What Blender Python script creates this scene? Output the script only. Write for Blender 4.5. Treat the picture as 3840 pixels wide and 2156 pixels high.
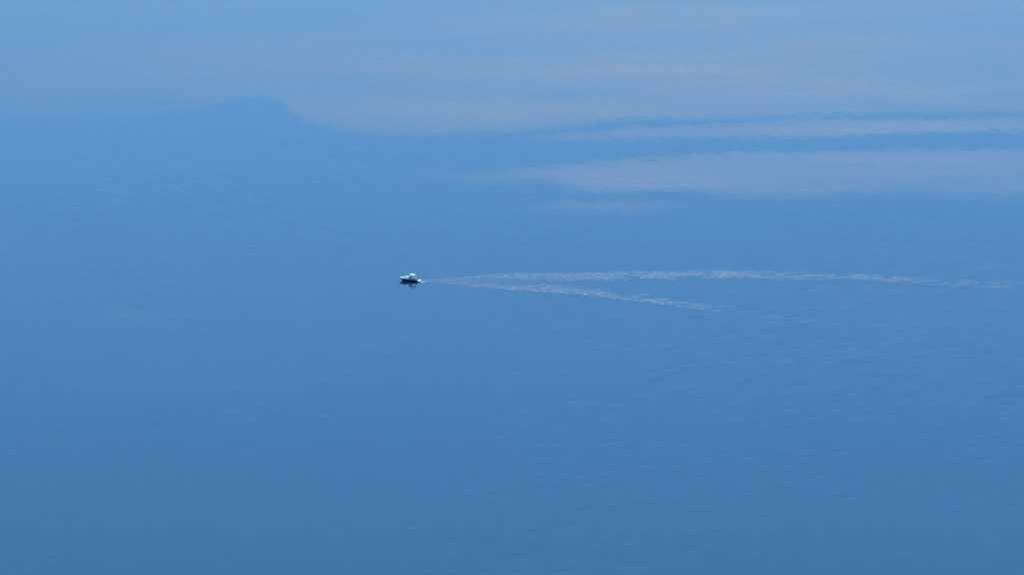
import bpy, bmesh, math, random
import numpy as np
from mathutils import Vector, Matrix

R = math.radians
sc = bpy.context.scene
for o in list(bpy.data.objects):
    bpy.data.objects.remove(o)

# ------------------------------------------------------------------ camera
DEPRESSION = 12.5                      # a long lens high above the lake
DIST = 2071.0
cam_data = bpy.data.cameras.new('camera')
cam_data.lens = 200
cam_data.sensor_width = 36
cam_data.clip_start = 1.0
cam_data.clip_end = 90000
cam = bpy.data.objects.new('camera', cam_data)
cam.location = (0, -DIST * math.cos(R(DEPRESSION)), DIST * math.sin(R(DEPRESSION)))
cam.rotation_euler = (R(90 - DEPRESSION), 0, 0)
sc.collection.objects.link(cam)
sc.camera = cam

# ------------------------------------------------------------------ sky, sun, exposure
SUN_EL, SUN_AZ = 45.5, 4.0            # azimuth clockwise from +Y: the sun stands beyond the boat
world = bpy.data.worlds.new('World')
sc.world = world
world.use_nodes = True
wn, wl = world.node_tree.nodes, world.node_tree.links
wn.clear()
w_out = wn.new('ShaderNodeOutputWorld')
w_bg = wn.new('ShaderNodeBackground')
w_sky = wn.new('ShaderNodeTexSky')
w_sky.sky_type = 'NISHITA'
w_sky.sun_disc = False
w_sky.sun_elevation = R(SUN_EL)
w_sky.sun_rotation = R(SUN_AZ)
w_sky.altitude = 600
w_sky.air_density = 1.0
w_sky.dust_density = 0.0
w_sky.ozone_density = 10.0
w_bg.inputs['Strength'].default_value = 0.126
w_bal = wn.new('ShaderNodeMix')                 # white balance of the whole sky
w_bal.data_type, w_bal.blend_type = 'RGBA', 'MULTIPLY'
w_bal.inputs[0].default_value = 1.0
w_bal.inputs[7].default_value = (0.80, 1.01, 0.955, 1)
wl.new(w_sky.outputs[0], w_bal.inputs[6])
wl.new(w_bal.outputs[2], w_bg.inputs[0])
wl.new(w_bg.outputs[0], w_out.inputs[0])

sun_data = bpy.data.lights.new('sun', 'SUN')
sun_data.energy = 3.6
sun_data.angle = R(0.53)
sun_data.color = (1.0, 0.965, 0.94)
sun = bpy.data.objects.new('sun', sun_data)
d = Vector((math.sin(R(SUN_AZ)) * math.cos(R(SUN_EL)), math.cos(R(SUN_AZ)) * math.cos(R(SUN_EL)), math.sin(R(SUN_EL))))
sun.rotation_euler = d.to_track_quat('Z', 'Y').to_euler()
sun.location = (0, 300, 400)
sc.collection.objects.link(sun)

sc.view_settings.view_transform = 'Standard'
sc.view_settings.look = 'None'
sc.view_settings.exposure = 0.6
sc.view_settings.gamma = 1.0
sc.view_settings.use_curve_mapping = False
sc.cycles.max_bounces = 6

# ------------------------------------------------------------------ node helper
class NT:
    def __init__(s, name):
        s.m = bpy.data.materials.new(name)
        s.m.use_nodes = True
        s.t = s.m.node_tree
        s.t.nodes.clear()
        s.out = s.t.nodes.new('ShaderNodeOutputMaterial')
    def n(s, typ, **kw):
        nd = s.t.nodes.new(typ)
        for k, v in kw.items():
            setattr(nd, k, v)
        return nd
    def put(s, sock, v):
        if isinstance(v, (int, float, tuple, list)):
            sock.default_value = v
        else:
            s.t.links.new(v, sock)
    def math(s, op, a, b=0.0, c=0.0, clamp=False):
        nd = s.n('ShaderNodeMath', operation=op, use_clamp=clamp)
        for i, v in enumerate((a, b, c)):
            s.put(nd.inputs[i], v)
        return nd.outputs[0]
    def smooth(s, v, lo, hi, a=0.0, b=1.0):
        nd = s.n('ShaderNodeMapRange', interpolation_type='SMOOTHSTEP')
        for i, q in enumerate((v, lo, hi, a, b)):
            s.put(nd.inputs[i], q)
        return nd.outputs[0]
    def noise(s, vec, scale, detail=2.0, rough=0.5):
        nd = s.n('ShaderNodeTexNoise', noise_dimensions='3D')
        s.put(nd.inputs['Vector'], vec)
        s.put(nd.inputs['Scale'], scale)
        s.put(nd.inputs['Detail'], detail)
        s.put(nd.inputs['Roughness'], rough)
        return nd.outputs['Fac']
    def xyz(s, x, y, z=0.0):
        nd = s.n('ShaderNodeCombineXYZ')
        for i, v in enumerate((x, y, z)):
            s.put(nd.inputs[i], v)
        return nd.outputs[0]
    def curve(s, v, pts, x0, x1, y0, y1):
        """piecewise smooth curve through metric points (x, y)"""
        nd = s.n('ShaderNodeFloatCurve')
        c = nd.mapping.curves[0]
        q = [((x - x0) / (x1 - x0), (y - y0) / (y1 - y0)) for x, y in pts]
        c.points[0].location, c.points[1].location = q[0], q[-1]
        for p in q[1:-1]:
            c.points.new(*p)
        nd.mapping.extend = 'HORIZONTAL'
        nd.mapping.update()
        t = s.math('MULTIPLY_ADD', v, 1.0 / (x1 - x0), -x0 / (x1 - x0))
        s.put(nd.inputs['Value'], t)
        return s.math('MULTIPLY_ADD', nd.outputs[0], y1 - y0, y0)

# ------------------------------------------------------------------ the lake's material
def water_material():
    t = NT('lake_water')
    geo = t.n('ShaderNodeNewGeometry')
    sep = t.n('ShaderNodeSeparateXYZ')
    t.put(sep.inputs[0], geo.outputs['Position'])
    x, y = sep.outputs[0], sep.outputs[1]

    # --- small waves: two crossing trains, each a slope along its own heading
    def train(heading, wavelen, crest, seed, detail=2.0):
        c, s_ = math.cos(R(heading)), math.sin(R(heading))
        u = t.math('ADD', t.math('MULTIPLY', x, c / wavelen), t.math('MULTIPLY', y, s_ / wavelen))
        v = t.math('ADD', t.math('MULTIPLY', x, -s_ / crest), t.math('MULTIPLY', y, c / crest))
        f = t.noise(t.xyz(u, v, seed), 1.0, detail, 0.5)
        return t.math('SUBTRACT', f, 0.5), c, s_
    pos = t.xyz(x, y, 0.0)
    trains = [
        (train(43, 2.1, 11, 1.7), 'a'),       # crests falling to the right
        (train(62, 1.4, 6.5, 5.2), 'a'),
        (train(124, 2.1, 11, 9.1), 'b'),      # crests rising to the right
        (train(108, 1.5, 7, 13.4), 'b'),
        (train(90, 5.5, 26, 21.0), 'c'),
    ]
    mod_a = t.smooth(t.noise(t.xyz(t.math('MULTIPLY', x, 1.0), t.math('MULTIPLY', y, 0.55), 3.0), 0.018, 2.0), 0.40, 0.66, 0.25, 1.0)
    mod_b = t.smooth(t.noise(t.xyz(t.math('MULTIPLY', x, 1.0), t.math('MULTIPLY', y, 0.55), 33.0), 0.015, 2.0), 0.36, 0.64, 0.25, 1.0)
    # the first train fades towards the lower right of the lake, the second towards the upper left
    side = t.smooth(t.math('SUBTRACT', t.math('MULTIPLY', y, 0.5), x), -160.0, 190.0)
    amp_a = t.math('MULTIPLY', mod_a, t.math('MULTIPLY_ADD', side, 0.8, 0.2))
    amp_b = t.math('MULTIPLY', mod_b, t.math('MULTIPLY_ADD', side, -0.75, 1.0))
    base = {'a': 0.034, 'b': 0.028, 'c': 0.007}
    sx = sy = None
    for (f, c, s_), k in trains:
        a = {'a': amp_a, 'b': amp_b, 'c': mod_b}[k]
        g = t.math('MULTIPLY', t.math('MULTIPLY', f, base[k]), a)
        gx, gy = t.math('MULTIPLY', g, c), t.math('MULTIPLY', g, s_)
        sx = gx if sx is None else t.math('ADD', sx, gx)
        sy = gy if sy is None else t.math('ADD', sy, gy)

    # --- where the breeze ruffles the surface (metres on the lake)
    fr = t.math('ADD', t.math('MULTIPLY', trains[0][0][0], 1.0), t.math('ADD', trains[1][0][0], t.math('MULTIPLY', trains[2][0][0], 0.8)))
    big = t.math('SUBTRACT', t.noise(t.xyz(t.math('MULTIPLY', x, 0.55), y, 7.0), 0.03, 3.0, 0.55), 0.5)
    shred = t.math('SUBTRACT', t.noise(t.xyz(t.math('MULTIPLY', x, 0.35), y, 71.0), 0.11, 3.0, 0.6), 0.5)
    wild = t.smooth(x, -20.0, 40.0, 34.0, 16.0)      # the edge is most broken on the left
    yw = t.math('ADD', y, t.math('ADD', t.math('ADD', t.math('MULTIPLY', fr, 26.0), t.math('MULTIPLY', shred, wild)), t.math('MULTIPLY', big, 14.0)))
    RX0, RX1, RY0, RY1 = -260.0, 260.0, 0.0, 700.0
    def edge(pts):
        return t.curve(x, pts, RX0, RX1, RY0, RY1)
    TOP = [(-225.1, 326.3), (-215.3, 329.0), (-190.6, 333.5), (-165.8, 338.0), (-144.1, 340.7), (-132.9, 351.5), (-123.6, 368.0), (-110.4, 377.2), (-101.7, 371.7), (-92.1, 342.5), (-81.0, 313.0), (-47.4, 293.0), (-22.7, 293.0), (2.0, 298.2), (18.6, 306.9), (35.3, 319.2), (52.1, 324.5), (85.5, 327.2), (119.2, 332.6), (153.1, 338.9), (216.3, 340.7)]
    AHI = [(0.3, 282.6), (35.0, 299.9), (68.3, 310.4), (118.7, 321.9), (185.8, 328.1), (215.4, 329.9)]
    ALO = [(0.3, 282.6), (34.8, 281.8), (67.6, 284.3), (117.1, 289.5), (183.5, 298.2), (213.0, 302.5)]
    BHI = [(-14.1, 225.6), (9.9, 224.0), (17.9, 227.3), (34.1, 236.3), (66.5, 246.3), (91.0, 251.3), (115.3, 252.9), (148.1, 258.8), (209.5, 263.0)]
    BLO = [(-14.1, 222.3), (9.8, 203.7), (17.6, 187.0), (33.2, 177.5), (64.7, 179.9), (87.8, 168.1), (111.2, 168.1), (143.3, 182.2), (175.6, 193.3), (203.2, 191.7)]
    soft_left = t.smooth(x, -230.0, -60.0, 15.0, 9.0)
    dt = t.math('DIVIDE', t.math('SUBTRACT', yw, edge(TOP)), soft_left)
    top = t.smooth(dt, -1.0, 1.2)
    def band(hi, lo, s_lo, s_hi):
        return t.math('MULTIPLY', t.smooth(t.math('DIVIDE', t.math('SUBTRACT', edge(hi), yw), s_hi), -0.6, 0.8),
                      t.smooth(t.math('DIVIDE', t.math('SUBTRACT', yw, edge(lo)), s_lo), -0.8, 0.8))
    band_a = t.math('MULTIPLY', band(AHI, ALO, 8.0, 8.0), t.smooth(x, -25.0, 30.0, 0.0, 0.55))
    soft_b = t.smooth(x, 120.0, 230.0, 18.0, 50.0)
    band_b = t.math('MULTIPLY', band(BHI, BLO, soft_b, 9.0), t.smooth(x, -45.0, 50.0, 0.0, 0.56))
    band_b = t.math('MULTIPLY', band_b, t.smooth(x, 130.0, 230.0, 1.0, 0.72))
    def spot(cx, cy, rx, ry, k):
        dx = t.math('DIVIDE', t.math('SUBTRACT', x, cx), rx)
        dy = t.math('DIVIDE', t.math('SUBTRACT', yw, cy), ry)
        q = t.math('ADD', t.math('MULTIPLY', dx, dx), t.math('MULTIPLY', dy, dy))
        return t.math('MULTIPLY', t.math('POWER', 2.718, t.math('MULTIPLY', q, -1.0)), k)
    wisp = t.math('ADD', spot(36, 146, 26, 9, 0.30), spot(-5, 205, 30, 12, 0.26))
    wisp = t.math('ADD', wisp, spot(190, 178, 40, 16, 0.25))
    wisp = t.math('ADD', wisp, spot(-136, -46, 14, 10, 0.12))
    fleck = t.smooth(fr, 0.12, 0.36)
    wisp = t.math('ADD', wisp, t.math('MULTIPLY', fleck, t.math('ADD', spot(118, -108, 45, 13, 0.20), t.math('ADD', spot(60, -112, 40, 9, 0.10), spot(-60, 330, 60, 40, 0.2)))))
    patchy = t.smooth(t.noise(t.xyz(t.math('MULTIPLY', x, 0.42), y, 17.0), 0.014, 3.0, 0.5), 0.33, 0.68, 0.66, 1.08)
    fine = t.smooth(t.noise(t.xyz(t.math('MULTIPLY', x, 0.3), y, 27.0), 0.06, 2.0, 0.5), 0.3, 0.7, 0.90, 1.08)
    streak = t.smooth(fr, -0.25, 0.25, 0.80, 1.16)
    gusts = t.math('ADD', spot(81, 452, 60, 34, 0.30), t.math('ADD', spot(-118, 544, 22, 20, 0.22), spot(48, 582, 18, 18, 0.22)))
    gusts = t.math('ADD', t.math('ADD', gusts, spot(-152, 366, 24, 10, -0.95)), spot(20, 381, 14, 7, -0.35))
    top = t.math('MULTIPLY', top, t.math('ADD', gusts, 1.0))
    top = t.math('MULTIPLY', t.math('MULTIPLY', top, 0.60), t.math('MULTIPLY', patchy, fine))
    # the breeze is strongest in the middle of the far water
    top = t.math('MULTIPLY', top, t.math('MULTIPLY', t.smooth(x, -250.0, 40.0, 0.62, 1.0), t.smooth(x, 110.0, 270.0, 1.0, 0.88)))
    top = t.math('MULTIPLY', top, t.smooth(y, 300.0, 680.0, 1.0, 0.92))
    ruffle = t.math('MAXIMUM', top, t.math('ADD', t.math('MULTIPLY', t.math('MAXIMUM', band_a, band_b), t.math('MULTIPLY', patchy, fine)), wisp))
    ruffle = t.math('MULTIPLY', ruffle, streak)
    at = t.n('ShaderNodeAttribute', attribute_name='churn')
    ruffle = t.math('MAXIMUM', ruffle, at.outputs['Fac'], clamp=True)
    # ruffled patches also carry steeper waves
    more = t.math('MULTIPLY_ADD', ruffle, 0.35, 1.0)
    old = t.math('ADD', spot(125, -112, 38, 18, 0.6), spot(80, -105, 40, 14, 0.3))
    more = t.math('ADD', more, old)
    sx, sy = t.math('MULTIPLY', sx, more), t.math('MULTIPLY', sy, more)

    nrm = t.n('ShaderNodeVectorMath', operation='ADD')
    t.put(nrm.inputs[0], geo.outputs['Normal'])
    t.put(nrm.inputs[1], t.xyz(t.math('MULTIPLY', sx, -1.0), t.math('MULTIPLY', sy, -1.0), 0.0))
    nn = t.n('ShaderNodeVectorMath', operation='NORMALIZE')
    t.put(nn.inputs[0], nrm.outputs[0])

    # --- the lake's own colour, a little uneven with depth and plankton
    tint = t.noise(t.xyz(t.math('MULTIPLY', x, 0.6), t.math('MULTIPLY', y, 0.6), 51.0), 0.02, 3.0)
    mix = t.n('ShaderNodeMix', data_type='RGBA')
    t.put(mix.inputs[0], t.smooth(tint, 0.3, 0.7))
    mix.inputs[6].default_value = WATER_A
    mix.inputs[7].default_value = WATER_B
    # glassy water, and the same water roughened by capillary ripples that catch the sun
    both = []
    for rough in (ROUGH0, ROUGH1):
        b = t.n('ShaderNodeBsdfPrincipled')
        t.put(b.inputs['Base Color'], mix.outputs[2])
        b.inputs['IOR'].default_value = 1.333
        b.inputs['Roughness'].default_value = rough
        t.put(b.inputs['Normal'], nn.outputs[0])
        both.append(b)
    b = t.n('ShaderNodeMixShader')
    t.put(b.inputs[0], ruffle)
    t.put(b.inputs[1], both[0].outputs[0])
    t.put(b.inputs[2], both[1].outputs[0])
    # --- foam flecks where the wake breaks
    fo = t.n('ShaderNodeAttribute', attribute_name='foam')
    foam = t.n('ShaderNodeBsdfPrincipled')
    foam.inputs['Base Color'].default_value = (0.74, 0.78, 0.80, 1)
    foam.inputs['Roughness'].default_value = 0.8
    ms = t.n('ShaderNodeMixShader')
    t.put(ms.inputs[0], fo.outputs['Fac'])
    t.put(ms.inputs[1], b.outputs[0])
    t.put(ms.inputs[2], foam.outputs[0])
    t.put(t.out.inputs['Surface'], ms.outputs[0])
    return t.m

WATER_A = (0.002, 0.026, 0.066, 1)
WATER_B = (0.003, 0.030, 0.072, 1)
ROUGH0, ROUGH1 = 0.03, 0.35
M_WATER = water_material()

# ------------------------------------------------------------------ helpers for objects
def link(o):
    sc.collection.objects.link(o)
    return o

def mesh_obj(name, verts, faces, mat, parent=None, smooth=False, bevel=0.0, seg=2):
    me = bpy.data.meshes.new(name)
    me.from_pydata([tuple(v) for v in verts], [], faces)
    bm = bmesh.new()
    bm.from_mesh(me)
    bmesh.ops.recalc_face_normals(bm, faces=bm.faces[:])
    if bevel:
        bmesh.ops.bevel(bm, geom=[e for e in bm.edges if e.is_manifold and e.calc_face_angle(0) > 0.6],
                        offset=bevel, segments=seg, affect='EDGES', profile=0.6)
    for f in bm.faces:
        f.smooth = smooth
    bm.to_mesh(me)
    bm.free()
    me.materials.append(mat)
    o = link(bpy.data.objects.new(name, me))
    if parent:
        o.parent = parent
    return o

def box(name, lo, hi, mat, parent=None, bevel=0.02):
    (a, b, c), (d_, e, f) = lo, hi
    v = [(a, b, c), (d_, b, c), (d_, e, c), (a, e, c), (a, b, f), (d_, b, f), (d_, e, f), (a, e, f)]
    fc = [(0, 3, 2, 1), (4, 5, 6, 7), (0, 1, 5, 4), (1, 2, 6, 5), (2, 3, 7, 6), (3, 0, 4, 7)]
    return mesh_obj(name, v, fc, mat, parent, False, bevel)

def slab(name, outline, z0, z1, mat, parent=None, bevel=0.02, crown=0.0):
    """vertical prism over an outline; the top may be crowned across y"""
    n = len(outline)
    w = max(abs(p[1]) for p in outline)
    v = [(x, y, z0) for x, y in outline] + [(x, y, z1 + crown * (1 - (y / w) ** 2)) for x, y in outline]
    cx = sum(p[0] for p in outline) / n
    v += [(cx, 0, z0), (cx, 0, z1 + crown)]
    fc = []
    for i in range(n):
        j = (i + 1) % n
        fc += [(i, j, n + j, n + i), (2 * n, j, i), (2 * n + 1, n + i, n + j)]
    return mesh_obj(name, v, fc, mat, parent, False, bevel)

def tube(name, paths, r, mat, parent=None, n=8):
    verts, faces = [], []
    for path in paths:
        path = [Vector(p) for p in path]
        base = len(verts)
        for i, p in enumerate(path):
            tg = (path[min(i + 1, len(path) - 1)] - path[max(i - 1, 0)]).normalized()
            a = tg.orthogonal().normalized() if i == 0 else (a - tg * a.dot(tg)).normalized()
            b = tg.cross(a)
            for k in range(n):
                q = 2 * math.pi * k / n
                verts.append(p + (a * math.cos(q) + b * math.sin(q)) * r)
        for i in range(len(path) - 1):
            for k in range(n):
                k2 = (k + 1) % n
                faces.append((base + i * n + k, base + i * n + k2, base + (i + 1) * n + k2, base + (i + 1) * n + k))
        faces.append(tuple(base + k for k in range(n))[::-1])
        faces.append(tuple(base + (len(path) - 1) * n + k for k in range(n)))
    return mesh_obj(name, verts, faces, mat, parent, True)

def ball(name, c, r, mat, parent=None, sq=(1, 1, 1), lower=-1.0):
    bm = bmesh.new()
    bmesh.ops.create_uvsphere(bm, u_segments=14, v_segments=10, radius=1)
    for v in bm.verts:
        v.co.z = max(v.co.z, lower)
        v.co = Vector((v.co.x * r * sq[0] + c[0], v.co.y * r * sq[1] + c[1], v.co.z * r * sq[2] + c[2]))
    for f in bm.faces:
        f.smooth = True
    me = bpy.data.meshes.new(name)
    bm.to_mesh(me)
    bm.free()
    me.materials.append(mat)
    o = link(bpy.data.objects.new(name, me))
    if parent:
        o.parent = parent
    return o

def paint(name, col, rough=0.4, metal=0.0, wear=0.06, scale=3.0, coat=0.0, trans=0.0):
    t = NT(name)
    tc = t.n('ShaderNodeTexCoord')
    f = t.noise(tc.outputs['Object'], scale, 4.0, 0.6)
    mix = t.n('ShaderNodeMix', data_type='RGBA')
    t.put(mix.inputs[0], t.smooth(f, 0.3, 0.7))
    mix.inputs[6].default_value = tuple(c * (1 - wear) for c in col) + (1,)
    mix.inputs[7].default_value = tuple(min(1, c * (1 + wear)) for c in col) + (1,)
    b = t.n('ShaderNodeBsdfPrincipled')
    t.put(b.inputs['Base Color'], mix.outputs[2])
    t.put(b.inputs['Roughness'], t.smooth(f, 0.2, 0.8, rough * 0.85, min(1, rough * 1.15)))
    b.inputs['Metallic'].default_value = metal
    b.inputs['Coat Weight'].default_value = coat
    b.inputs['Transmission Weight'].default_value = trans
    t.put(t.out.inputs['Surface'], b.outputs[0])
    return t.m

GEL = paint('white_gelcoat', (0.86, 0.85, 0.82), 0.3, coat=0.3)
NAVY = paint('navy_hull_paint', (0.032, 0.030, 0.13), 0.25, wear=0.15)
BOOT = paint('antifouling', (0.02, 0.02, 0.03), 0.6)
STEEL = paint('stainless_steel', (0.75, 0.77, 0.78), 0.12, 1.0)
GLASS = paint('tinted_glass', (0.55, 0.66, 0.64), 0.04, trans=0.75)
DARKGLASS = paint('dark_porthole_glass', (0.02, 0.025, 0.03), 0.08)
VINYL = paint('mauve_grey_vinyl', (0.16, 0.12, 0.15), 0.6)
CREAM = paint('cream_vinyl', (0.62, 0.60, 0.52), 0.55)
LINER = paint('grey_cockpit_liner', (0.36, 0.36, 0.36), 0.5)
TEAK = paint('teak_decking', (0.20, 0.12, 0.07), 0.7, wear=0.2, scale=9)
RUBBER = paint('black_rubber', (0.015, 0.015, 0.017), 0.6)

# ------------------------------------------------------------------ the lake: one sheet to the horizon
ticks = [-60000, -20000, -8000, -4000, -2000, -1000, -600, -300, -150, 0, 150, 300, 600, 1000, 2000, 4000, 8000, 20000, 60000]
nv = len(ticks)
water = mesh_obj('water', [(px, py, 0) for py in ticks for px in ticks],
                 [(j * nv + i, j * nv + i + 1, (j + 1) * nv + i + 1, (j + 1) * nv + i) for j in range(nv - 1) for i in range(nv - 1)],
                 M_WATER)
water['kind'] = 'structure'
water['label'] = 'wide blue lake surface with fine ripples and paler breeze ruffled patches'

# ------------------------------------------------------------------ the boat's wake: real small waves, fading out to the lake's level
def smoothstep(v, a, b):
    q = np.clip((v - a) / (b - a), 0, 1)
    return q * q * (3 - 2 * q)

def value_noise(x, y, sx, sy, seed):
    rng = np.random.default_rng(seed)
    g = rng.random((128, 512))
    u, v = x / sx + 200, y / sy + 60
    i, j = np.floor(u).astype(int), np.floor(v).astype(int)
    fu, fv = u - i, v - j
    fu, fv = fu * fu * (3 - 2 * fu), fv * fv * (3 - 2 * fv)
    i0, i1, j0, j1 = i % 512, (i + 1) % 512, j % 128, (j + 1) % 128
    return (g[j0, i0] * (1 - fu) + g[j0, i1] * fu) * (1 - fv) + (g[j1, i0] * (1 - fu) + g[j1, i1] * fu) * fv

def build_wake():
    UP = [(-33.2, 10.8), (-20.1, 15.5), (-5.5, 19.6), (16.4, 20.9), (31.0, 22.3), (60.3, 23.7), (74.9, 23.7), (104.1, 22.3), (133.1, 17.5), (161.7, 10.1), (186.9, 5.4)]
    LO = [(-33.1, 9.4), (-20.0, 4.7), (-5.5, -0.7), (16.1, -8.0), (37.6, -16.6), (58.8, -29.7), (79.7, -41.3), (93.5, -50.3), (113.8, -66.1)]
    xs = np.arange(-37.0, 204.0, 0.33)
    ys = np.arange(-92.0, 46.0, 0.40)
    X, Y = np.meshgrid(xs, ys)
    wob = (value_noise(X, Y * 0, 14, 1, 3) - 0.5) * 3.5 * smoothstep(X, -25, 10)
    yu = np.interp(xs, [p[0] for p in UP], [p[1] for p in UP])
    yl = np.interp(xs, [p[0] for p in LO], [p[1] for p in LO])
    yl = np.where(xs > LO[-1][0], LO[-1][1] - (xs - LO[-1][0]) * 0.78, yl)
    ker = np.ones(41) / 41
    pad = lambda a: np.convolve(np.pad(a, 20, mode='edge'), ker, 'valid')
    yu, yl = pad(yu)[None, :], pad(yl)[None, :]
    grow = np.clip((X + 34) / 40, 0.16, 1)
    du = (Y - yu + wob) / grow          # outwards positive
    dl = (yl - Y + wob) / grow
    patch = value_noise(X, Y, 5.5, 3.2, 1) * 0.6 + value_noise(X, Y, 2.2, 1.6, 2) * 0.4
    ragged = (patch - 0.5) * 9.0
    arm_u = smoothstep(-(du + ragged * 0.7), -5.5, -2.0) * smoothstep(du + ragged, -11.0, -4.0)
    arm_l = smoothstep(-(dl + ragged * 0.6), -4.2, -1.6) * smoothstep(dl + ragged, -11.0, -3.0)
    len_u = np.interp(X, [-34, -30, -18, 0, 30, 90, 120, 150, 204], [0.3, 0.6, 0.7, 0.8, 1, 1, 0.8, 0.58, 0.36])
    len_l = np.interp(X, [-34, -30, -18, 0, 10, 40, 60, 80, 100, 125, 204], [0.3, 0.6, 0.7, 0.85, 1, 0.95, 0.74, 0.52, 0.33, 0.15, 0.0])
    inside = smoothstep(-du, -1.0, 1.0) * smoothstep(-dl, -1.0, 1.0) * np.interp(X, [-34, -28, -5, 14, 24], [0.85, 0.75, 0.42, 0.12, 0.0])
    # shreds: far along, the arms break up into separate flecks
    torn_u = smoothstep(patch, np.interp(X, [-34, 60, 130, 204], [0.0, 0.10, 0.28, 0.38]), np.interp(X, [-34, 60, 130, 204], [0.25, 0.5, 0.64, 0.72]))
    torn_l = smoothstep(patch, np.interp(X, [-34, 20, 70, 110], [0.0, 0.08, 0.30, 0.50]), np.interp(X, [-34, 20, 70, 110], [0.25, 0.5, 0.64, 0.76]))
    env = np.maximum(np.maximum(arm_u * len_u * torn_u, arm_l * len_l * torn_l), inside * (0.6 + 0.5 * patch))
    env *= smoothstep(X, -34.0, -32.0)
    rng = np.random.default_rng(7)
    h = np.zeros_like(X)
    norm = 0
    for k in range(70):
        lam = rng.uniform(1.1, 3.0)
        ang = rng.normal(R(90), R(38))
        a = lam ** 0.9
        h += a * np.sin(2 * math.pi / lam * (X * math.cos(ang) + Y * math.sin(ang)) + rng.uniform(0, 6.283))
        norm += a * a / 2
    h /= math.sqrt(norm)
    h = np.where(h > 0, h ** 1.25, -np.abs(h) ** 0.9 * 0.85)     # peaked crests, flat troughs
    amp = WAKE_AMP
    Z = 0.004 + np.maximum(0, (h + 1.8) * amp * env)
    gy = np.gradient(Z, 0.40, axis=0)
    fine = value_noise(X, Y, 1.1, 1.5, 11) * 0.6 + value_noise(X, Y, 2.6, 0.9, 12) * 0.4
    churn = np.clip(env * 1.15 * (0.35 + 1.3 * fine), 0, 1.2) * WAKE_CHURN
    # foam breaks on the lake's steepest crests, mostly at the outer edges of the arms
    rim = np.maximum(smoothstep(du, -8, -3.0), smoothstep(dl, -8, -2.0))
    f_n = value_noise(X, Y, 0.9, 0.8, 5)
    foam = 0.55 * smoothstep(h * 0.5 + f_n * 1.3 + env * 0.5 + rim * 0.25, 2.2, 2.7) * smoothstep(env, 0.12, 0.4) * smoothstep(X, -26, -5) * 0.28
    spray = np.exp(-(((X + 32.6) / 0.9) ** 2 + ((Y - 9.3 - (X + 32.6) * 0.35) / 0.5) ** 2)) * (0.3 + 0.7 * f_n)
    foam = np.maximum(foam, np.where(spray > 0.15, spray, 0))
    keep = (env > 0.015) | (foam > 0.01)
    ny, nx = X.shape
    fk = keep[:-1, :-1] | keep[1:, :-1] | keep[:-1, 1:] | keep[1:, 1:]
    j, i = np.nonzero(fk)
    quad = np.stack([j * nx + i, j * nx + i + 1, (j + 1) * nx + i + 1, (j + 1) * nx + i], 1)
    used, inv = np.unique(quad.ravel(), return_inverse=True)
    co = np.stack([X.ravel()[used], Y.ravel()[used], Z.ravel()[used]], 1).astype(np.float32)
    nf = len(quad)
    me = bpy.data.meshes.new('wake')
    me.vertices.add(len(co))
    me.vertices.foreach_set('co', co.ravel())
    me.loops.add(nf * 4)
    me.loops.foreach_set('vertex_index', inv.astype(np.int32).ravel())
    me.polygons.add(nf)
    me.polygons.foreach_set('loop_start', np.arange(0, nf * 4, 4, dtype=np.int32))
    me.polygons.foreach_set('use_smooth', np.ones(nf, dtype=bool))
    me.update(calc_edges=True)
    for nm, arr in (('churn', churn), ('foam', foam)):
        at = me.attributes.new(nm, 'FLOAT', 'POINT')
        at.data.foreach_set('value', arr.ravel()[used].astype(np.float32))
    me.materials.append(M_WATER)
    o = link(bpy.data.objects.new('wake', me))
    o['kind'] = 'stuff'
    o['label'] = 'long v-shaped wake of pale choppy ripples trailing behind the motorboat'
    return o

WAKE_AMP, WAKE_CHURN = 0.024, 0.35
build_wake()

# ------------------------------------------------------------------ the motorboat (x forward, y to port, z up from the waterline)
boat = link(bpy.data.objects.new('motorboat', None))
boat.location = (-37.2, 11.2, 0.0)
boat.rotation_euler = (0, R(-0.6), R(171))
boat.empty_display_size = 1
boat['label'] = 'small navy hulled cabin motorboat with white deck and hardtop, cruising alone'
boat['category'] = 'motorboat'

ST = [  # x, sheer half beam, sheer z, chine half beam, chine z, keel z
    (-2.60, 1.28, 0.82, 1.12, 0.05, -0.35), (-1.5, 1.33, 0.84, 1.17, 0.05, -0.40), (0.0, 1.35, 0.91, 1.18, 0.08, -0.42),
    (1.2, 1.24, 0.99, 0.98, 0.17, -0.41), (2.1, 1.04, 1.05, 0.70, 0.32, -0.28), (2.83, 0.77, 1.09, 0.43, 0.52, 0.0),
    (3.4, 0.48, 1.125, 0.22, 0.74, 0.38), (3.8, 0.235, 1.15, 0.10, 0.92, 0.75), (4.05, 0.03, 1.165, 0.02, 1.12, 1.08)]
def station(xq):
    xs = [s[0] for s in ST]
    return [float(np.interp(xq, xs, [s[k] for s in ST])) for k in range(1, 6)]
SX = list(np.linspace(-2.6, 2.6, 15)) + [2.85, 3.1, 3.35, 3.6, 3.8, 3.95, 4.05]
def sm_station(xq):
    acc = np.zeros(5)
    for dx in (-0.2, -0.1, 0, 0.1, 0.2):
        acc += np.array(station(min(4.05, max(-2.6, xq + dx * (0.3 if xq > 3.7 else 1)))))
    return acc / 5

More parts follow.
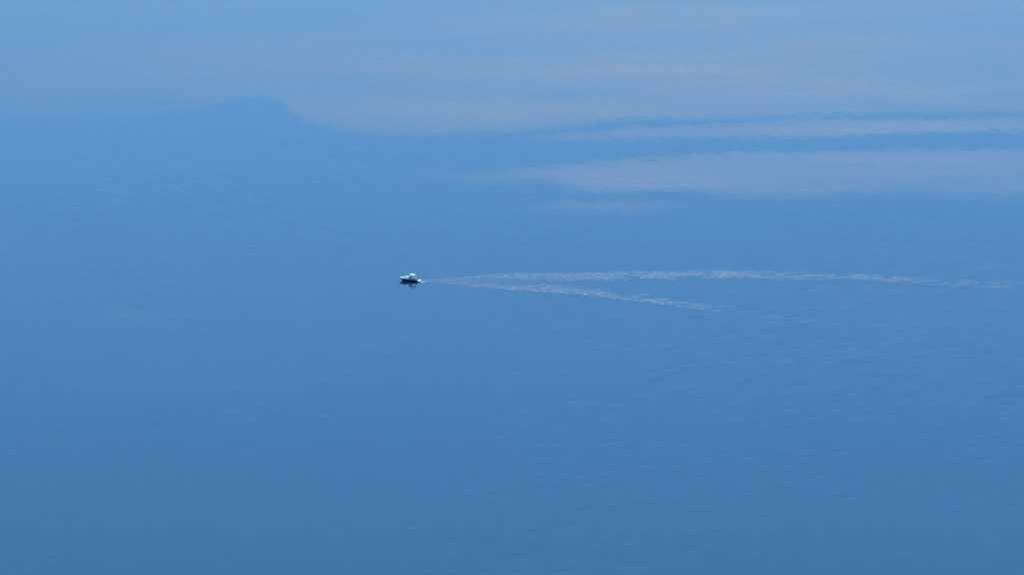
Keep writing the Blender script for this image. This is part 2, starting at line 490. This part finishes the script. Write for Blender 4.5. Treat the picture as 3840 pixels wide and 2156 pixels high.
def build_hull():
    v, f = [], []
    ring = 11
    for xq in SX:
        b, zs, cb, cz, kz = sm_station(xq)
        half = [(0, kz), (cb * 0.55, kz + (cz - kz) * 0.5), (cb, cz), (cb + (b - cb) * 0.42, cz + (zs - cz) * 0.36), (cb + (b - cb) * 0.8, cz + (zs - cz) * 0.74), (b, zs)]
        pts = [(-y, z) for y, z in half[:0:-1]] + half
        v += [(xq, y, z) for y, z in pts]
    n = len(SX)
    for i in range(n - 1):
        for k in range(ring - 1):
            a = i * ring + k
            f.append((a, a + 1, a + ring + 1, a + ring))
    f.append(tuple(range(ring)))
    f.append(tuple((n - 1) * ring + k for k in range(ring))[::-1])
    o = mesh_obj('hull', v, f, NAVY, boat, True)
    return o
hull = build_hull()
box('stern_bracket', (-3.55, -0.95, -0.30), (-2.603, 0.95, 0.262), NAVY, boat, 0.05)

# rubbing strake along the sheer
tube('rub_rail', [[(x, s * (sm_station(x)[0] + 0.012), sm_station(x)[1] - 0.045) for x in SX] for s in (-1, 1)], 0.055, GEL, boat, 6)

def deck_strip(name, x0, x1, inner, z_up, mat, crown=0.0, nx=14, ny=8):
    """a deck laid over the sheer; inner = None for a full width deck, else the inner half width"""
    v, f = [], []
    xs = np.linspace(x0, x1, nx)
    sides = [None] if inner is None else [-1, 1]
    for sd in sides:
        base = len(v)
        for xq in xs:
            b, zs = sm_station(xq)[:2]
            ylist = np.linspace(-b, b, ny + 1) if sd is None else np.linspace(sd * min(inner, b - 0.02), sd * b, ny + 1)
            for yq in ylist:
                v.append((xq, yq, zs + z_up + crown * (1 - (yq / max(b, 0.05)) ** 2)))
            for yq in ylist:
                v.append((xq, yq, zs - 0.005))
        w = 2 * (ny + 1)
        for i in range(nx - 1):
            a, c = base + i * w, base + (i + 1) * w
            for k in range(ny):
                f.append((a + k, a + k + 1, c + k + 1, c + k))
                f.append((a + ny + 1 + k, c + ny + 1 + k, c + ny + 2 + k, a + ny + 2 + k))
            f.append((a, c, c + ny + 1, a + ny + 1))
            f.append((a + ny, a + 2 * ny + 1, c + 2 * ny + 1, c + ny))
        for e in (base, base + (nx - 1) * w):
            for k in range(ny):
                f.append((e + k, e + k + 1, e + ny + 2 + k, e + ny + 1 + k))
    return mesh_obj(name, v, f, mat, boat, False)
deck_strip('foredeck', 0.62, 4.03, None, 0.045, GEL, 0.07, 20, 10)
deck_strip('side_deck', -2.58, 0.617, 1.02, 0.045, GEL, 0.0, 12, 3)

# trunk cabin, rising from the foredeck
def build_trunk():
    v, f = [], []
    rows = [(0.60, 1.00, 0.60), (1.0, 0.97, 0.58), (1.5, 0.88, 0.51), (2.0, 0.74, 0.40), (2.5, 0.56, 0.27), (2.9, 0.38, 0.14), (3.15, 0.22, 0.06)]
    prof = [(1.0, 0.0), (0.94, 0.42), (0.84, 0.68), (0.6, 0.90), (0.3, 1.02), (0, 1.06)]
    full = [(-p, q) for p, q in prof] + [(p, q) for p, q in prof[-2::-1]]
    m = len(full)
    for xq, w, h in rows:
        zs = sm_station(xq)[1] + 0.05
        v += [(xq - 0.12 * q * h, w * p, zs + h * q) for p, q in full]
    for i in range(len(rows) - 1):
        for k in range(m - 1):
            f.append((i * m + k, i * m + k + 1, (i + 1) * m + k + 1, (i + 1) * m + k))
    f.append(tuple(range(m)))
    f.append(tuple((len(rows) - 1) * m + k for k in range(m)))
    return mesh_obj('trunk_cabin', v, f, GEL, boat, True)
trunk = build_trunk()
for s in (-1, 1):
    for xq, yq in ((1.80, 0.800),):
        mesh = slab('porthole', [(xq + 0.17 * math.cos(a), 0.06 * math.sin(a)) for a in np.linspace(0, 2 * math.pi, 14, endpoint=False)], -0.012, 0.012, DARKGLASS, trunk, 0)
        slope = {1.80: 0.30, 1.05: 0.14}[xq]
        mesh.matrix_local = Matrix.Translation((xq, s * yq, sm_station(xq)[1] + 0.21)) @ Matrix.Rotation(-s * slope, 4, 'Z') @ Matrix.Rotation(-s * R(80), 4, 'X') @ Matrix.Translation((-xq, 0, 0))
hatch = box('deck_hatch', (1.62, -0.24, 1.56), (2.05, 0.24, 1.615), GLASS, trunk, 0.015)
hatch.rotation_euler = (0, 0, 0)

# windscreen: raked front pane and two side panes, each a pane of some thickness in a frame
def pane(name, pts, mat, parent, th=0.012):
    p = [Vector(q) for q in pts]
    n = (p[1] - p[0]).cross(p[2] - p[0]).normalized() * th
    k = len(p)
    v = [q - n for q in p] + [q + n for q in p]
    f = [tuple(range(k))[::-1], tuple(range(k, 2 * k))] + [(i, (i + 1) % k, k + (i + 1) % k, k + i) for i in range(k)]
    return mesh_obj(name, v, f, mat, parent)
ws = link(bpy.data.objects.new('windscreen_frame', bpy.data.meshes.new('windscreen_frame')))
bpy.data.objects.remove(ws)
A, B = (0.62, 0.98, 1.50), (-0.02, 0.86, 2.13)
C = (-0.95, 1.10, 1.02)
m_ = lambda p: (p[0], -p[1], p[2])
frame = tube('windscreen_frame', [[A, B], [m_(A), m_(B)], [A, (0.66, 0, 1.60), m_(A)], [B, (0.02, 0, 2.17), m_(B)], [B, (-0.75, 1.03, 1.55), C], [m_(B), (-0.75, -1.03, 1.55), m_(C)], [A, (-0.2, 1.07, 1.1), C], [m_(A), (-0.2, -1.07, 1.1), m_(C)]], 0.028, GEL, boat, 6)
for q in ([(0.60, 0.93, 1.515), (0.64, 0.02, 1.605), (0.01, 0.02, 2.14), (-0.01, 0.82, 2.11)],):
    pane('windscreen_pane', q, GLASS, frame)
    pane('windscreen_pane', [m_(p) for p in q], GLASS, frame)
for s in (1, -1):
    pane('side_pane', [(p[0], s * p[1], p[2]) for p in ((0.53, 0.985, 1.46), (0.0, 0.875, 2.06), (-0.74, 1.02, 1.53), (-0.9, 1.085, 1.08))], GLASS, frame)

# hardtop on posts and a raked arch
def rounded(x0, x1, w0, w1, r, k=5):
    pts = []
    for cx, cy, a0 in ((x1 - r, w1 - r, 0), (x0 + r, w0 - r, 90), (x0 + r, -(w0 - r), 180), (x1 - r, -(w1 - r), 270)):
        for i in range(k + 1):
            a = R(a0 + 90 * i / k)
            pts.append((cx + r * math.cos(a), cy + r * math.sin(a)))
    return pts
top = slab('hardtop', rounded(-1.78, 0.10, 1.10, 1.0, 0.30), 2.30, 2.40, GEL, boat, 0.035, 0.10)
box('roof_hatch', (-1.40, -0.25, 2.487), (-0.95, 0.25, 2.52), paint('pale_green_acrylic', (0.50, 0.58, 0.48), 0.2), top, 0.012)
for s in (1, -1):
    tube('hardtop_post', [[(-0.04, s * 0.88, 2.13), (-0.12, s * 0.89, 2.32)]], 0.03, GEL, boat)
    v = []
    for (xa, ya, za), w in (((-2.30, 1.17, 0.87), 0.18), ((-1.98, 1.08, 1.60), 0.13), ((-1.62, 0.98, 2.31), 0.11)):
        v += [(xa - w, s * (ya - 0.05), za), (xa + w, s * (ya - 0.05), za), (xa + w, s * (ya + 0.03), za), (xa - w, s * (ya + 0.03), za)]
    f = [(0, 1, 2, 3), (8, 9, 10, 11)] + [(4 * i + k, 4 * i + (k + 1) % 4, 4 * i + 4 + (k + 1) % 4, 4 * i + 4 + k) for i in range(2) for k in range(4)]
    mesh_obj('arch_leg', v, f, GEL, boat, False, 0.02)
tube('antenna', [[(-1.6, 0.6, 2.43), (-1.8, 0.6, 2.85)]], 0.010, STEEL, boat)

# cockpit
box('cockpit_floor', (-2.45, -1.0, 0.28), (0.60, 1.0, 0.33), TEAK, boat, 0)
for s in (1, -1):
    box('cockpit_wall', (-2.45, min(s * 1.0, s * 1.04), 0.335), (0.60, max(s * 1.0, s * 1.04), 0.93), LINER, boat, 0.01)
box('cabin_bulkhead', (0.56, -0.99, 0.335), (0.598, 0.97, 1.48), GEL, boat, 0.01)
con = box('helm_console', (0.02, -0.95, 0.335), (0.55, -0.15, 1.32), LINER, boat, 0.06)
ringp = [(-0.06 + 0.05 * math.sin(a), -0.55 + 0.19 * math.cos(a), 1.22 + 0.18 * math.sin(a)) for a in np.linspace(0, 2 * math.pi, 17)]
tube('steering_wheel', [ringp, [(-0.06, -0.55, 1.22), (0.06, -0.55, 1.22)]], 0.017, RUBBER, con, 6)
for s, nm in ((-1, 'helm_seat'), (1, 'passenger_seat')):
    st = box(nm, (-0.95, s * 0.55 - 0.25, 0.34), (-0.5, s * 0.55 + 0.25, 0.86), VINYL, boat, 0.06)
    box('backrest', (-1.02, s * 0.55 - 0.25, 0.80), (-0.90, s * 0.55 + 0.25, 1.30), CREAM, st, 0.05)
bench = box('aft_bench', (-2.30, -0.98, 0.34), (-1.80, 0.98, 0.72), VINYL, boat, 0.06)
box('cushion', (-2.28, -0.92, 0.722), (-1.82, 0.92, 0.81), CREAM, bench, 0.04)
box('transom_wall', (-2.597, -1.0, 0.30), (-2.47, 1.0, 0.52), GEL, boat, 0.03)

# swim platform with rounded corners
slab('swim_platform', [(x - 0.0, y) for x, y in rounded(-3.98, -2.61, 1.18, 1.24, 0.42, 6)], 0.27, 0.36, GEL, boat, 0.03)
ladder = tube('boarding_ladder', [[(-3.90, y, 0.39), (-3.99, y, 0.40), (-4.0, y, 0.20)] for y in (0.55, 0.85)] + [[(-3.995, 0.55, 0.3), (-3.995, 0.85, 0.3)]], 0.015, STEEL, boat, 6)

# bow gear
def rail_pt(x, s, up):
    b, zs = sm_station(x)[:2]
    return (x, s * max(b - 0.06, 0.03), zs + 0.05 + up)
rx = [0.9, 1.5, 2.2, 2.9, 3.4, 3.8, 4.02]
rail = tube('bow_rail', [[rail_pt(x, s, 0.28 + 0.34 * (x - 0.9) / 3.1) for x in rx] + [(4.16, 0, 1.83)] for s in (1, -1)], 0.014, STEEL, boat, 6)
for s in (1, -1):
    for x in (0.9, 1.7, 2.5, 3.25, 3.75):
        tube('stanchion', [[rail_pt(x, s, 0.0), rail_pt(x, s, 0.28 + 0.34 * (x - 0.9) / 3.1)]], 0.012, STEEL, rail, 6)
ball('bow_glint', (4.15, 0, 1.90), 0.085, GEL, boat, (1.0, 1.0, 0.9))  # white ball standing in for the bright glint on the steel pulpit
anchor = tube('anchor', [[(3.7, 0, 1.23), (4.12, 0, 1.19), (4.24, 0, 1.10)]], 0.03, RUBBER, boat)
mesh_obj('fluke', [(4.22, 0.0, 1.14), (4.02, 0.15, 1.0), (4.02, -0.15, 1.0), (4.05, 0, 0.93), (4.25, 0, 1.06)], [(0, 1, 4), (0, 4, 2), (1, 3, 4), (2, 4, 3), (0, 2, 1), (1, 2, 3)], RUBBER, anchor)
for s in (1, -1):
    for x in (3.45, -2.35):
        b, zs = sm_station(x)[:2]
        tube('cleat', [[(x - 0.1, s * (b - 0.1), zs + 0.085), (x + 0.1, s * (b - 0.1), zs + 0.085)], [(x, s * (b - 0.1), zs + 0.04), (x, s * (b - 0.1), zs + 0.085)]], 0.014, STEEL, boat, 6)

# ------------------------------------------------------------------ the two people aboard
def person(label, joints, edges, radii, root, skin_mat, loc, clothes):
    me = bpy.data.meshes.new('person')
    names = list(joints)
    me.from_pydata([joints[k] for k in names], [(names.index(a), names.index(b)) for a, b in edges], [])
    o = link(bpy.data.objects.new('person', me))
    sk = o.modifiers.new('skin', 'SKIN')
    sk.use_smooth_shade = True
    o.modifiers.new('sub', 'SUBSURF').levels = 1
    o.modifiers['sub'].render_levels = 1
    for i, k in enumerate(names):
        r = radii[k]
        me.skin_vertices[0].data[i].radius = r if isinstance(r, tuple) else (r, r)
        me.skin_vertices[0].data[i].use_root = (k == root)
    me.materials.append(skin_mat)
    o.location = loc[0]
    o.rotation_euler = (0, 0, loc[1])
    dg = bpy.context.evaluated_depsgraph_get()
    baked = bpy.data.meshes.new_from_object(o.evaluated_get(dg))
    o.modifiers.clear()
    o.data = baked
    bm = bmesh.new()
    bm.from_mesh(baked)
    bmesh.ops.delete(bm, geom=[v for v in bm.verts if not v.link_faces], context='VERTS')
    bm.to_mesh(baked)
    bm.free()
    # clothing: a shell over part of the same body
    for nm, test, mat, off in clothes:
        bm = bmesh.new()
        bm.from_mesh(baked)
        bm.normal_update()
        bmesh.ops.delete(bm, geom=[f for f in bm.faces if not test(f.calc_center_median())], context='FACES')
        left, best = set(bm.faces), []          # one connected garment
        while left:
            todo, part = [left.pop()], []
            while todo:
                q = todo.pop()
                part.append(q)
                for ed in q.edges:
                    for nb in ed.link_faces:
                        if nb in left:
                            left.discard(nb)
                            todo.append(nb)
            best = max(best, part, key=len)
        keepf = set(best)
        bmesh.ops.delete(bm, geom=[f for f in bm.faces if f not in keepf], context='FACES')
        bmesh.ops.delete(bm, geom=[v for v in bm.verts if not v.link_faces], context='VERTS')
        for v in bm.verts:
            v.co += v.normal * off
        for f in bm.faces:
            f.smooth = True
        cm = bpy.data.meshes.new(nm)
        bm.to_mesh(cm)
        bm.free()
        cm.materials.clear()
        cm.materials.append(mat)
        c = link(bpy.data.objects.new(nm, cm))
        c.parent = o
        so = c.modifiers.new('thick', 'SOLIDIFY')
        so.thickness = 0.008
    o['label'] = label
    o['category'] = 'person'
    return o

SKIN = paint('tanned_skin', (0.36, 0.20, 0.14), 0.55)
WHITE_CLOTH = paint('white_cotton', (0.80, 0.80, 0.78), 0.9)
TEAL_CLOTH = paint('pale_teal_cotton', (0.30, 0.48, 0.48), 0.9)
DARK_CLOTH = paint('dark_shorts', (0.06, 0.05, 0.09), 0.9)
MAUVE_CLOTH = paint('mauve_shorts', (0.22, 0.14, 0.18), 0.9)
HAIR = paint('brown_hair', (0.05, 0.03, 0.02), 0.8)

def hand(j, e, r, side, wrist, tip_dir, key):
    """palm, four fingers and a thumb at the end of a forearm"""
    w = Vector(joints_of(j, wrist))
    dv = Vector(tip_dir).normalized()
    sd = dv.cross(Vector((0, 0, 1)))
    sd = (sd if sd.length > 0.2 else Vector((0, 1, 0))).normalized()
    p = w + dv * 0.085
    j['palm' + key] = tuple(p); r['palm' + key] = (0.036, 0.018); e.append((wrist, 'palm' + key))
    for i, (off, ln) in enumerate(((-0.030, 0.075), (-0.010, 0.085), (0.011, 0.08), (0.031, 0.062))):
        k1, k2 = f'f{i}a{key}', f'f{i}b{key}'
        j[k1] = tuple(p + sd * off + dv * ln * 0.5 + Vector((0, 0, -0.006)))
        j[k2] = tuple(p + sd * off + dv * ln * 0.85 + Vector((0, 0, -0.03)))
        r[k1] = r[k2] = 0.0085
        e += [('palm' + key, k1), (k1, k2)]
    j['th' + key] = tuple(w + dv * 0.075 - sd * side * 0.055 + Vector((0, 0, -0.01)))
    r['th' + key] = 0.010
    e.append(('palm' + key, 'th' + key))
def joints_of(j, k):
    return j[k]

def body_graph(seated):
    j, r = {}, {}
    if seated:      # facing -x, seat surface at z = 0, feet on the platform below
        j.update(pelvis=(0, 0, 0.10), waist=(0.03, 0, 0.25), chest=(0.02, 0, 0.42), collar=(0.0, 0, 0.54), neck=(-0.02, 0, 0.60), head=(-0.04, 0, 0.68), crown=(-0.03, 0, 0.78))
        for s, k in ((1, 'l'), (-1, 'r')):
            j.update({'hip' + k: (-0.05, s * 0.10, 0.09), 'knee' + k: (-0.44, s * 0.17, 0.28), 'ankle' + k: (-0.60, s * 0.15, -0.09), 'toe' + k: (-0.80, s * 0.17, -0.13),
                      'sho' + k: (0.0, s * 0.19, 0.51), 'elb' + k: (-0.10, s * 0.27, 0.27), 'wri' + k: (-0.34, s * 0.19, 0.30)})
        tips = (-1, 0, -0.1)
    else:           # standing, facing +x, feet at z = 0
        j.update(pelvis=(0, 0, 0.92), waist=(0, 0, 1.07), chest=(0, 0, 1.26), collar=(0, 0, 1.40), neck=(0.01, 0, 1.46), head=(0.03, 0, 1.55), crown=(0.02, 0, 1.65))
        for s, k in ((1, 'l'), (-1, 'r')):
            j.update({'hip' + k: (0, s * 0.10, 0.86), 'knee' + k: (0.03, s * 0.12, 0.47), 'ankle' + k: (-0.02, s * 0.12, 0.07), 'toe' + k: (0.17, s * 0.14, 0.03),
                      'sho' + k: (0, s * 0.19, 1.37), 'elb' + k: (0.10, s * 0.26, 1.11), 'wri' + k: (0.33, s * 0.20, 1.02)})
        tips = (1, 0, 0.0)
    r.update(pelvis=(0.15, 0.12), waist=(0.135, 0.10), chest=(0.16, 0.115), collar=(0.10, 0.08), neck=0.055, head=(0.085, 0.10), crown=(0.055, 0.065))
    e = [('pelvis', 'waist'), ('waist', 'chest'), ('chest', 'collar'), ('collar', 'neck'), ('neck', 'head'), ('head', 'crown')]
    for s, k in ((1, 'l'), (-1, 'r')):
        r.update({'hip' + k: 0.09, 'knee' + k: 0.058, 'ankle' + k: 0.042, 'toe' + k: 0.030, 'sho' + k: 0.06, 'elb' + k: 0.042, 'wri' + k: 0.028})
        e += [('pelvis', 'hip' + k), ('hip' + k, 'knee' + k), ('knee' + k, 'ankle' + k), ('ankle' + k, 'toe' + k), ('collar', 'sho' + k), ('sho' + k, 'elb' + k), ('elb' + k, 'wri' + k)]
        hand(j, e, r, s, 'wri' + k, tips, k)
    return j, e, r

def in_boat(p):
    return boat.matrix_basis @ Vector(p)
heading = R(171)

def face(o, c, fwd):
    """nose, eyes, mouth and ears on the head at c, looking along fwd (+1 or -1 in x)"""
    ball('nose', (c[0] + fwd * 0.105, c[1], c[2] - 0.005), 0.016, SKIN, o, (1.1, 0.8, 1.4))
    for s in (1, -1):
        ball('eye', (c[0] + fwd * 0.088, c[1] + s * 0.034, c[2] + 0.02), 0.011, HAIR, o)
        ball('ear', (c[0], c[1] + s * 0.088, c[2]), 0.026, SKIN, o, (0.8, 0.4, 1.2))
    ball('mouth', (c[0] + fwd * 0.090, c[1], c[2] - 0.05), 0.014, paint('lips', (0.30, 0.10, 0.09), 0.5), o, (0.6, 1.7, 0.5))

j, e, r = body_graph(True)
p1 = person('person in a white cap sitting on the stern edge above the swim platform', j, e, r, 'pelvis', SKIN, (in_boat((-2.56, -0.05, 0.52)), heading),
            [('shorts', lambda c: -0.34 < c.x < 0.2 and c.z < 0.22 and abs(c.y) < 0.235, MAUVE_CLOTH, 0.012)])
cap = ball('cap', (-0.03, 0, 0.735), 0.13, WHITE_CLOTH, p1, (1.05, 0.95, 0.9), -0.12)
face(p1, (-0.04, 0, 0.69), -1)

j, e, r = body_graph(False)
p2 = person('person in a pale teal shirt standing at the helm under the hardtop', j, e, r, 'pelvis', SKIN, (in_boat((-0.42, -0.52, 0.335)), heading),
            [('shirt', lambda c: 0.90 < c.z < 1.43 and (c.x < 0.16), TEAL_CLOTH, 0.014),
             ('shorts', lambda c: 0.52 < c.z < 0.93 and c.x < 0.2, DARK_CLOTH, 0.010)])
ball('hair', (0.005, 0, 1.61), 0.105, HAIR, p2, (1.0, 0.95, 0.95), -0.1)
face(p2, (0.03, 0, 1.56), 1)
